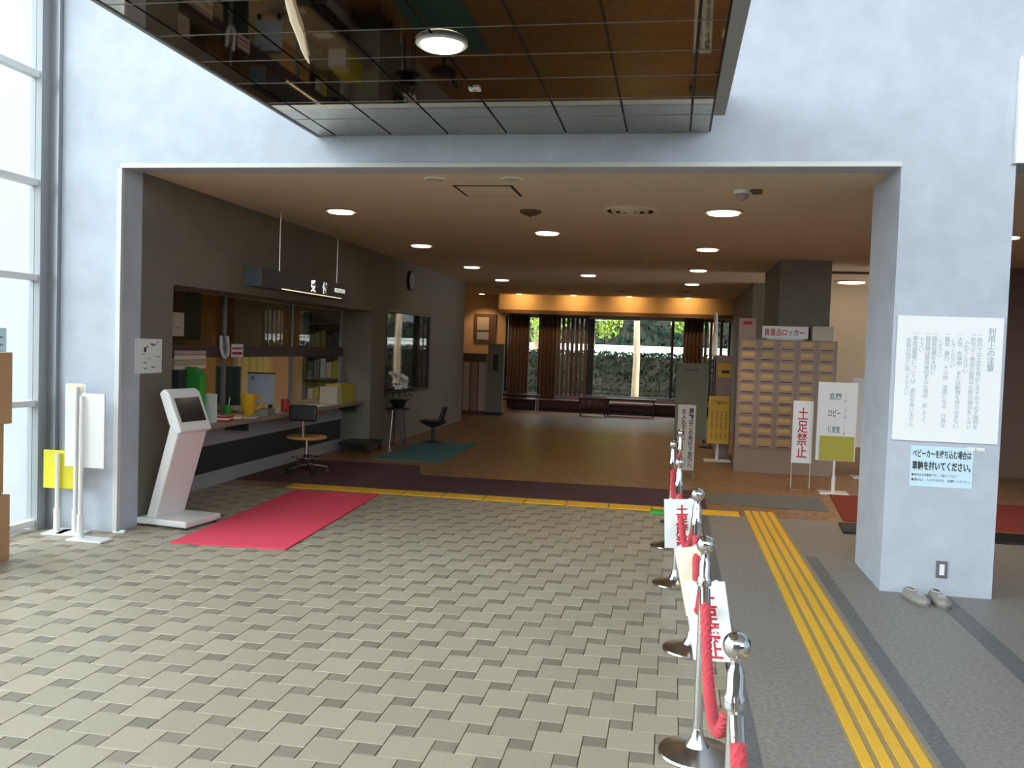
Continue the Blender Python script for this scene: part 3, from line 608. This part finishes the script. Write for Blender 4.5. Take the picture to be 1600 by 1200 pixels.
def rope(a, b, sag, label, side=0.0):
    ax, ay = a; bx, by = b; n = 26; ln = math.hypot(bx-ax, by-ay); zt = .72
    dx, dy = (bx-ax)/ln, (by-ay)/ln; off = .05
    p0 = Vector((ax+dx*off, ay+dy*off, zt)); p1 = Vector((bx-dx*off, by-dy*off, zt)); t = thing('barrier_rope', label, 'rope', p0, 0, 'red barrier ropes')
    def pos(u): 
        q = p0.lerp(p1, u); q.z = zt - .10*0 - sag*(1-(2*u-1)**2); q.x += side*(1-(2*u-1)**2); return q-p0
    # twisted: three strands wound about the sagging line
    n = 90
    for s in range(3):
        pts = []
        for i in range(n+1):
            u = .05+.90*i/n; c = pos(u); tg = (pos(min(u+.01, 1))-pos(max(u-.01, 0))).normalized(); e1 = tg.cross(Vector((1, 0, 0))).normalized(); e2 = tg.cross(e1)
            an = 2*pi*(u*ln/.075)+2*pi*s/3; pts.append(c+(e1*math.cos(an)+e2*math.sin(an))*.0105)
        MB().tube(pts, .0125, 6).build('strand', 'rope', t, smooth=True)
    for u0, u1, e in ((0, .06, p0), (1, .94, p1)):
        c0, c1 = pos(u0), pos(u1); MB().cyl(c0.lerp(c1, .25), c1, .021, n=16).build('end_cap', 'chrome', t, smooth=True)
        MB().tube([c0 + Vector((0, -.03*(1 if u0 == 0 else -1), .02)), c0.lerp(c1, .1)+Vector((0, 0, .012)), c0.lerp(c1, .35)], .006, 8).build('hook', 'chrome', t, smooth=True)
rl = ['nearest, leaving the picture at the bottom', 'between the two nearest posts', 'between the second and third posts', 'between the third and fourth posts', 'between the fourth and fifth posts', 'farthest, before the striped sign']
rope((.24, 1.2), posts[0], .30, 'twisted red barrier rope, ' + rl[0])
for k in range(5): rope(posts[k], posts[k+1], (.30, .28, .28, .26, .24)[k], 'twisted red barrier rope, ' + rl[k+1])
def hung(label, corner, w, h, rz, ry, m, txt=None):
    t = thing('rope_notice', label, 'notice', corner, rz, 'paper notices on the rope'); t.rotation_euler = (0, ry, rz)
    box(-w/2, w/2, -.002, .002, -h, 0).build('sheet', m, t)
    for x in (-w*.3, w*.3): box(x-.01, x+.01, -.004, .004, -.012, .006).build('clip', 'white_board', t)
    if txt: vtext(txt, h*.22, 'red_ink', t, (w*.05, -.003, -h*.54), bold=.002, line=.9, height=h*.85, width=w*.4)
    return t
hung('white sheet with red characters hung on the rope before the fourth post', (.10, 6.05, .665), .215, .33, .08, -.05, 'paper', '土足厳禁')
hung('cream sheet seen from behind, hung between the two other rope notices', (.125, 4.75, .625), .14, .36, -.1, -.22, 'paper_cream')
hung('white sheet with red characters hung on the rope near the nearest whole post', (.19, 4.15, .60), .215, .36, -.55, -.20, 'paper', '土足禁止')

# ------------------------------------------------------------------ signs on stands in the hall
t = thing('banner_sign', 'tall narrow white sign with two columns of black characters behind the ropes', 'sign', (.235, 11.9, 0))
box(-.115, .115, -.012, .012, .10, .965).build('board', 'beige', t); box(-.12, .12, -.014, .014, .965, .99).build('cap', 'brown_panel', t)
for x in (-.11, .10): box(x, x+.012, -.15, .15, 0, .10).build('foot', 'green_grey', t)
vtext('履物はこの先の下足箱へ', .062, 'black_ink', t, (.06, -.0135, .53), line=.95, bold=.002, height=.78); vtext('お入れ下さい', .055, 'black_ink', t, (-.035, -.0135, .70), line=.95, bold=.002, height=.42)
t = thing('freestanding_partition', 'grey freestanding panel before the far window', 'panel', (.40, 16.8, 0)); box(-.29, .29, -.03, .03, .05, 1.45).build('panel', 'green_grey', t, bevel=.006)
for x in (-.25, .25): box(x-.02, x+.02, -.2, .2, 0, .05).build('foot', 'dark_metal', t)
text('御案内所', .09, 'black_ink', t, (-.02, -.0315, 1.33), width=.26, height=.05)
t = stand_sign('yellow_notice_stand', 'yellow printed sign on a white stand left of the lockers', (.755, 13.95, 0), 0, .32, .27, 1.0, 'yellow_sign', back=False, base=(.2, .14))
text('ご案内', .1, 'black_ink', t, (0, -.0355, .90), width=.22, height=.06)
for k in range(4): vtext('利用者の皆様へお願い', .04, 'brown_panel', t, (.11-.07*k, -.0355, .55), height=.46, width=.035)
t = thing('shoe_sign', 'white sign with four red characters on clear legs before the lockers', 'sign', (1.635, 11.44, 0))
box(-.12, .12, -.012, .012, .33, 1.10).build('board', 'paper', t, bevel=.003)
for x in (-.115, .105): box(x, x+.010, -.006, .006, .02, .33).build('leg', 'beige', t); 
box(-.13, .13, -.12, .12, 0, .02).build('foot_plate', 'hall_floor', t)
vtext('土足禁止', .17, 'red_ink', t, (0, -.0135, .71), line=.95, bold=.002, height=.62, width=.125)
t = stand_sign('direction_stand', 'white sign with grey lettering and a yellow lower part on a stand by the pillar', (2.0, 11.28, 0), 0, .455, .40, 1.35, 'paper', back=False, base=(.17, .13))
box(-.19, .215, -.0385, -.0345, .405, .70).build('yellow_sheet', 'olive_yellow', t)
for s, z in (('玄関', 1.18), ('ロビー', .98), ('体育室', .78)):
    text(s, .09, 'grey_ink', t, (-.03, -.0355, z), width=.14, height=.085, bold=.002); text('―→', .05, 'grey_ink', t, (.09, -.0355, z), (pi/2, pi/2, 0), height=.03, width=.13)
t = stand_sign('blue_notice_stand', 'pale sign with a black vertical line of characters half hidden by the pillar', (2.72, 12.9, 0), 0, .5, .42, 1.38, 'pale_trim', back=False, base=(.2, .14))
vtext('靴をお脱ぎください', .09, 'black_ink', t, (-.02, -.0355, .88), bold=.003, height=.82)

# lockers
t = thing('shoe_lockers', 'bank of brown shoe lockers with yellow number tags in front of the square pillar', 'lockers', (.93, 12.86, 0))
box(0, 1.32, 0, .36, .33, 1.87).build('carcass', 'locker_body', t); box(-.005, 1.325, -.01, .36, 0, .33).build('plinth', 'locker_body', t)
dm = box(0, .205, -.014, -.001, .006, .143).mesh('door', 'locker_door'); tm = box(.03, .175, -.018, -.0145, .07, .125).mesh('number_tag', 'locker_tag'); hm = box(.02, .185, -.032, -.0145, .018, .034).mesh('handle', 'locker_lip')
for c in range(5):
    for r in range(10):
        d = linkobj('door', dm, t, (.032+.262*c, 0, .345+.152*r)); linkobj('number_tag', tm, d, (0, 0, 0)); linkobj('handle', hm, d, (0, 0, 0))
t = thing('locker_sign', 'white sign with red characters on top of the lockers', 'sign', (1.56, 12.98, 1.872)); box(-.31, .31, -.012, .012, .02, .19).build('board', 'paper', t); box(-.25, .25, -.04, .04, 0, .02).build('foot', 'grey_metal', t)
text('貴重品ロッカー', .11, 'red_ink', t, (-.01, -.0135, .105), width=.54, height=.10, bold=.0015)
t = thing('locker_notice', 'pinkish paper notice standing on the left end of the lockers', 'notice', (1.045, 12.98, 1.872)); box(-.115, .115, -.003, .003, 0, .29).build('sheet', 'pink', t); box(-.115, .115, -.05, .05, 0, .006).build('foot', 'pink', t); box(-.06, .06, -.004, -.003, .2, .25).build('print', 'red_ink', t)
t = thing('locker_box', 'blank pale box standing on the right end of the lockers', 'box', (2.06, 13.0, 1.872)); box(-.14, .14, -.08, .08, 0, .20).build('carton', 'beige', t, bevel=.004); box(-.14, .14, -.081, -.080, .15, .153).build('seam', 'locker_body', t)
t = thing('side_cabinet', 'narrow pinkish cabinet with a yellow plate left of the lockers', 'cabinet', (.815, 14.5, 0)); box(-.09, .14, -.1, .3, .0, 1.62).build('body', 'pink', t, bevel=.004); box(-.08, .13, -.105, -.101, 1.28, 1.5).build('yellow_plate', 'orange_yellow', t); box(-.02, .1, -.108, -.1055, 1.34, 1.39).build('print', 'black_ink', t); box(-.08, .13, -.112, -.101, .3, 1.2).build('door', 'pink', t)
t = thing('furled_banner', 'white speckled narrow banner on a pole above the yellow plate', 'banner', (.74, 15.9, 0)); MB().cyl((0, 0, .02), (0, 0, 2.36), .014, n=10).build('pole', 'dark_metal', t); MB().lathe([(.02, 1.6), (.045, 1.62), (.05, 1.75), (.04, 2.0), (.03, 2.3), (.015, 2.36)], n=14).build('cloth', 'paper', t, smooth=True); MB().lathe([(.2, 0), (.2, .015), (.02, .03)], n=20).build('base', 'dark_metal', t)

# ------------------------------------------------------------------ left mid-ground: chair, flowers, low bench, pedestal
t = thing('swivel_chair', 'round wooden-seat swivel chair with chrome post and casters at the counter', 'chair', (-4.38, 10.32, 0), .15)
MB().lathe([(.22, .43), (.245, .437), (.25, .45), (.24, .463), (.10, .468)], n=32).build('seat', 'wood', t, smooth=True)
MB().cyl((0, 0, .10), (0, 0, .43), .022, n=16).build('post', 'chrome', t, smooth=True); MB().cyl((0, 0, .09), (0, 0, .24), .035, n=16).build('post_sleeve', 'black', t, smooth=True)
MB().cyl((.0, -.17, .455), (.0, -.20, .68), .022, n=12).build('back_post', 'chrome', t, smooth=True)
bk = MB().box(-.17, .17, -.03, .03, -.10, .10).build('backrest', 'black', t, loc=(0, -.20, .76), bevel=.025)
MB().tube([(.17*math.cos(2*pi*k/28), .17*math.sin(2*pi*k/28), .20) for k in range(29)], .010, 8).build('foot_ring', 'chrome', t, smooth=True)
for k in range(5):
    a = 2*pi*k/5+.3; c, s_ = math.cos(a), math.sin(a)
    l = MB().tube([(0, 0, .115), (c*.12, s_*.12, .10), (c*.26, s_*.26, .075)], [.022, .018, .014], 8).build('leg', 'chrome', t, smooth=True)
    MB().cyl((c*.26-s_*.018, s_*.26+c*.018, .030), (c*.26+s_*.018, s_*.26-c*.018, .030), .029, n=14).build('caster', 'dark_metal', l, smooth=True)
t = thing('low_bench', 'low dark bench at the end of the counter wall', 'bench', (-4.42, 12.72, 0)); box(-.35, .13, -.3, .3, .12, .165).build('top', 'dark_metal', t)
for x in (-.33, .08):
    for y in (-.28, .25): box(x, x+.03, y, y+.03, 0, .12).build('leg', 'dark_metal', t)
t = thing('flower_stand', 'tall thin-legged stand holding an arching white flower arrangement', 'flower stand', (-4.265, 13.68, 0))
for k in range(4):
    a = pi/4+k*pi/2; MB().cyl((.14*math.cos(a), .14*math.sin(a), 0), (.10*math.cos(a), .10*math.sin(a), .58), .011, n=8).build('leg', 'steel' if k == 2 else 'dark_metal', t, smooth=True)
MB().lathe([(.19, .58), (.19, .605)], n=24).build('plate', 'dark_metal', t, smooth=True); MB().lathe([(.08, .605), (.12, .68), (.14, .74), (.12, .74), (.07, .62)], n=20).build('bowl', 'black', t, smooth=True)
random.seed(11)
lv = MB()
for k in range(7):
    a = random.uniform(0, 2*pi); r = random.uniform(.08, .20); hgt = random.uniform(.20, .55)
    pts = [(0, 0, .72), (r*.25*math.cos(a), r*.25*math.sin(a), .72+hgt*.6), (r*.7*math.cos(a), r*.7*math.sin(a), .72+hgt), (r*math.cos(a), r*math.sin(a), .72+hgt*.85)]
    st = MB().tube(pts, .005, 6).build('stem', 'leaf_mid', t)
    for j in range(5):
        u = random.uniform(.45, 1); p = Vector(pts[1]).lerp(Vector(pts[3]), u)+Vector((random.uniform(-.04, .04), random.uniform(-.04, .04), random.uniform(-.03, .07)))
        fb = MB()
        for q in range(5):
            b2 = q*2*pi/5; fb.sphere(p+Vector((.02*math.cos(b2), 0, .02*math.sin(b2))), .016, 6, 4, (1, .5, 1))
        fb.build('blossom', 'petal', st, smooth=True)
for k in range(26):
    a = random.uniform(0, 2*pi); r = random.uniform(.05, .2); z = random.uniform(.70, 1.0); p = Vector((r*math.cos(a), r*math.sin(a), z)); e = Euler((random.uniform(-1, 1), random.uniform(-1, 1), a)).to_matrix()
    MB().add([p+e @ Vector(v) for v in ((0, 0, 0), (.05, .022, .004), (.11, 0, 0), (.05, -.022, .004), (.05, 0, -.008))], [(0, 1, 4), (1, 2, 4), (2, 3, 4), (3, 0, 4), (0, 3, 2, 1)]).build('leaf', 'leaf_mid', t)
t = thing('pedestal_seat', 'dark pedestal seat standing alone on the teal mat', 'seat', (-3.86, 14.35, .0112)); MB().lathe([(.16, 0), (.16, .012), (.03, .03)], n=24).build('base', 'dark_metal', t, smooth=True)
MB().cyl((0, 0, .02), (0, 0, .27), .028, n=14).build('post', 'dark_metal', t, smooth=True); MB().lathe([(.06, .25), (.21, .32), (.23, .35), (.22, .365), (.05, .37)], n=24).build('seat', 'dark_metal', t, smooth=True)
MB().prism([(.10, .36), (.16, .37), (.22, .60), (.18, .60)], -.12, .12, 'y').build('backrest', 'dark_metal', t, bevel=.01)
# far left furniture
t = thing('display_board', 'grey-green notice panel with a dark emblem at the left of the far window', 'panel', (-4.12, 20.9, 0)); box(-.19, .19, -.05, .05, .06, 1.70).build('panel', 'green_grey', t, bevel=.01); box(-.06, .06, -.056, -.051, 1.05, 1.45).build('emblem', 'black_ink', t); box(-.22, .22, -.16, .16, 0, .06).build('base', 'dark_metal', t)
t = thing('vending_cabinet', 'upright cabinet with pale striped doors beside the grey-green panel', 'cabinet', (-4.72, 21.1, 0)); box(-.42, .36, -.2, .35, 0, 1.45).build('body', 'brown_panel', t)
for k, m_ in enumerate(('green_grey', 'beige', 'pink', 'beige')): box(-.38+.19*k, -.22+.19*k, -.215, -.201, .08, 1.25).build('door', m_, t)
t = thing('wall_frame', 'dark framed pictures hanging left of the far window', 'picture', (-4.95, 23.49, 1.75)); box(-.3, .3, -.04, -.001, 0, .75).build('frame', 'brown_panel', t); box(-.22, .1, -.045, -.041, .32, .66).build('picture', 'beige', t); box(-.22, .1, -.045, -.041, .06, .26).build('picture', 'pale_blue', t)
t = thing('upholstered_bench', 'long dark red upholstered seat under the far window', 'bench', (-1.6, 23.2, 0)); box(-2.6, 2.6, -.28, .24, .06, .30).build('seat', 'dark_red', t, bevel=.02); box(-2.5, 2.5, -.2, .2, 0, .06).build('plinth', 'black', t)
for k, (x, lb) in enumerate(((-3.9, 'left'), (-.95, 'right'))):
    t = thing('low_table', f'low dark table in front of the far window seat, {lb} one', 'table', (x, 22.55, 0)); box(-.62, .62, -.22, .22, .40, .44).build('top', 'dark_metal', t, bevel=.006); box(-.56, .56, -.16, .16, .28, .31).build('shelf', 'beige' if k else 'dark_metal', t)
    for a in (-.58, .55):
        for b in (-.2, .17): box(a, a+.03, b, b+.03, 0, .40).build('leg', 'chrome' if not k else 'dark_metal', t)
t = thing('bench_sign', 'small dark sign with pale characters leaning before the right low table', 'sign', (-1.86, 22.1, 0)); box(-.36, .36, -.01, .01, .20, .44).build('board', 'brown_panel', t); text('お静かに', .14, 'pink', t, (0, -.0115, .32), width=.6, height=.16, bold=.003)
for x in (-.3, .3): box(x-.012, x+.012, -.08, .08, 0, .20).build('leg', 'dark_metal', t)

# curtains and blinds of the far window
def curtain(x0, x1, label, m='curtain_brown', waves=6):
    t = thing('curtain', label, 'curtain', ((x0+x1)/2, 23.40, .30)); w = (x1-x0)/2; wavy(-w, w, 0, 2.2, .035, 80, waves).build('cloth', m, t, smooth=True); MB().cyl((-w, 0, 2.215), (w, 0, 2.215), .012, n=8).build('rail', 'dark_metal', t)
curtain(-4.30, -3.72, 'brown curtain drawn at the left end of the far window'); curtain(-3.48, -2.98, 'brown curtain left of the open blind slats', waves=5); curtain(.30, .80, 'brown curtain near the right end of the far window', waves=5)
t = thing('vertical_blind', 'turned vertical blind slats left of the wide mullion', 'blind', (-2.62, 23.40, .40)); box(-.36, .46, -.02, .02, 2.07, 2.10).build('head_rail', 'dark_metal', t)
for k in range(7):
    s_ = box(-.045, .045, -.003, .003, 0, 2.06).build('slat', 'curtain_brown', t, loc=(-.32+.12*k, 0, 0)); s_.rotation_euler = (0, 0, .5+.1*(k % 3))
t = thing('vertical_blind', 'turned vertical blind slats at the right end of the far window', 'blind', (1.02, 23.40, .40)); box(-.2, .3, -.02, .02, 2.07, 2.10).build('head_rail', 'dark_metal', t)
for k in range(4):
    s_ = box(-.045, .045, -.003, .003, 0, 2.06).build('slat', 'curtain_brown', t, loc=(-.16+.13*k, 0, 0)); s_.rotation_euler = (0, 0, .7)

# ------------------------------------------------------------------ shoes
def shoe(x, y, rz, label):
    t = thing('shoe', label, 'shoe', (x, y, .0), rz, 'pair of shoes by the pillar')
    L = .265; n = 20
    def wd(u): return .034+.016*math.sin(min(1, max(0, u))*pi*.9)+.008*math.sin(pi*min(1, max(0, (u-.45)/.55)))
    sole = MB(); out = []
    for i in range(2*n):
        u = i/n if i < n else 2-i/n; sgn = 1 if i < n else -1
        tap = min(1, math.sqrt(max(0, u)/.10)) * min(1, math.sqrt(max(0, 1-u)/.16)); out.append((sgn*wd(u)*tap, (u-.5)*L))
    sole.prism(out, 0, .022, 'z').build('sole', 'shoe_sole', t, smooth=False, bevel=.003)
    up_ = MB(); k = 12; vs = []
    for i in range(n+1):
        u = .02+.96*i/n; tap = min(1, math.sqrt(u/.10))*min(1, math.sqrt((1-u)/.16)); w = wd(u)*tap*.96
        hgt = .055 if u < .35 else .055-.026*((u-.35)/.65)**.8
        for j in range(k+1):
            a = pi*j/k; r = 1
            vs.append((w*math.cos(a), (u-.5)*L, .02+hgt*math.sin(a)**.7))
    fs = [(i*(k+1)+j, i*(k+1)+j+1, (i+1)*(k+1)+j+1, (i+1)*(k+1)+j) for i in range(n) for j in range(k)]
    fs += [tuple(range(k+1)), tuple(range(n*(k+1)+k, n*(k+1)-1, -1))]; up_.add(vs, fs); up_.build('upper', 'shoe', t, smooth=True)
    MB().lathe([(.030, .0), (.032, .004), (.02, .008)], (0, -.062, .068), 20, .85, 1.7).build('opening', 'shoe_in', t, smooth=True)
    MB().tube([(.026*math.cos(a)*.95, -.062+.054*math.sin(a), .075) for a in [2*pi*i/24 for i in range(25)]], .006, 6).build('collar', 'shoe_white', t, smooth=True)
    for q in range(3): box(-.022, .022, .02+.022*q, .027+.022*q, .064-.006*q, .071-.006*q).build('strap', 'shoe_white', t)
shoe(1.715, 6.42, pi+.36, 'left grey shoe of the pair on the floor by the pillar, pointing aside'); shoe(1.862, 6.415, pi+.10, 'right grey shoe of the pair on the floor by the pillar')

# ------------------------------------------------------------------ garden beyond the far window
struct('ground_garden', box(-40, 40, 23.7, 80, -.25, -.05), 'soil')
def leaves(mb, c, s, n, size, shell=0.0):
    for _ in range(n):
        while True:
            p = Vector((random.uniform(-1, 1), random.uniform(-1, 1), random.uniform(-1, 1)))
            if p.length < 1 and p.length > shell: break
        q = Vector((c[0]+p.x*s[0], c[1]+p.y*s[1], c[2]+p.z*s[2])); leaf(mb, q, size)
def leaf(mb, q, size):
    e = Euler((random.uniform(0, 6.3), random.uniform(0, 6.3), random.uniform(0, 6.3))).to_matrix(); z = size*random.uniform(.6, 1.3)
    mb.add([q+e @ Vector(v) for v in ((-z, 0, 0), (0, z*.45, z*.1), (z, 0, 0), (0, -z*.45, z*.1))], [(0, 1, 2), (0, 2, 3)])
def nomesh(mb, name, m, parent):
    me = bpy.data.meshes.new(name); me.from_pydata(mb.v, [], mb.f); me.materials.append(M[m]); o = bpy.data.objects.new(name, me); C.objects.link(o); o.parent = parent; return o
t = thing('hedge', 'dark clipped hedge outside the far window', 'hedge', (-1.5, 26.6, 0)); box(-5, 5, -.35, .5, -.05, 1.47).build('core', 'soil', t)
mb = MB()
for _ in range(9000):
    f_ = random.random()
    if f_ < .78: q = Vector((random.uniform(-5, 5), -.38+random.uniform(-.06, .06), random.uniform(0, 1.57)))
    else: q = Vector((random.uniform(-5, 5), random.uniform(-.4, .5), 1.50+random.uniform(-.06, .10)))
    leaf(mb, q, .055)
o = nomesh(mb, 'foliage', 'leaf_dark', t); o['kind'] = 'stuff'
t = thing('garden_wall', 'bright white low wall beyond the hedge', 'wall', (-1, 33, -.05)); box(-14, 14, -.15, .15, 0, 1.83).build('wall', 'white_wall', t); box(-14, 14, -.2, .2, 1.83, 1.88).build('coping', 'white_wall', t)
def tree(name, label, x, y, h, r, crowns, lm, n, size):
    t = thing(name, label, 'tree', (x, y, -.05)); random.seed(int(abs(x*100))+5)
    MB().tube([(0, 0, 0), (.02, 0, h*.3), (-.03, .02, h*.6), (.03, 0, h)], [r*1.2, r, r*.85, r*.5], 12).build('trunk', 'bark', t, smooth=True)
    for c, s in crowns:
        MB().tube([(0, 0, h*.7), (c[0]*.5, c[1]*.5, (h*.7+c[2])/2+.1), c], [r*.4, r*.25, r*.1], 8).build('branch', 'bark', t, smooth=True)
    for c, s in crowns:
        mb = MB(); leaves(mb, c, s, n, size); o = nomesh(mb, 'foliage', lm, t); o['kind'] = 'stuff'
tree('sunlit_tree', 'tree with a sunlit pale trunk in the middle of the far window', -.98, 25.5, 5.0, .095, [((.4, .6, 4.2), (1.2, 1, .8))], 'leaf_mid', 900, .09)
tree('leafy_tree', 'tree with bright yellow-green leaves right of the wide mullion', -2.5, 28.6, 4.5, .08, [((.45, -.5, 2.75), (.55, .4, .75)), ((.2, .2, 3.9), (1.1, .8, .7))], 'leaf_bright', 700, .07)
tree('leafy_tree', 'tree with a low yellow-green branch at the right of the far window', 1.2, 28.0, 4.5, .07, [((-.75, -.4, 2.55), (.5, .4, .32)), ((0, .2, 3.9), (1, .8, .7))], 'leaf_bright', 450, .07)
tree('leafy_tree', 'tree with yellow-green leaves seen between the left blind slats', -4.3, 28.4, 4.5, .08, [((.3, -.3, 2.6), (.8, .4, .8))], 'leaf_bright', 700, .07)
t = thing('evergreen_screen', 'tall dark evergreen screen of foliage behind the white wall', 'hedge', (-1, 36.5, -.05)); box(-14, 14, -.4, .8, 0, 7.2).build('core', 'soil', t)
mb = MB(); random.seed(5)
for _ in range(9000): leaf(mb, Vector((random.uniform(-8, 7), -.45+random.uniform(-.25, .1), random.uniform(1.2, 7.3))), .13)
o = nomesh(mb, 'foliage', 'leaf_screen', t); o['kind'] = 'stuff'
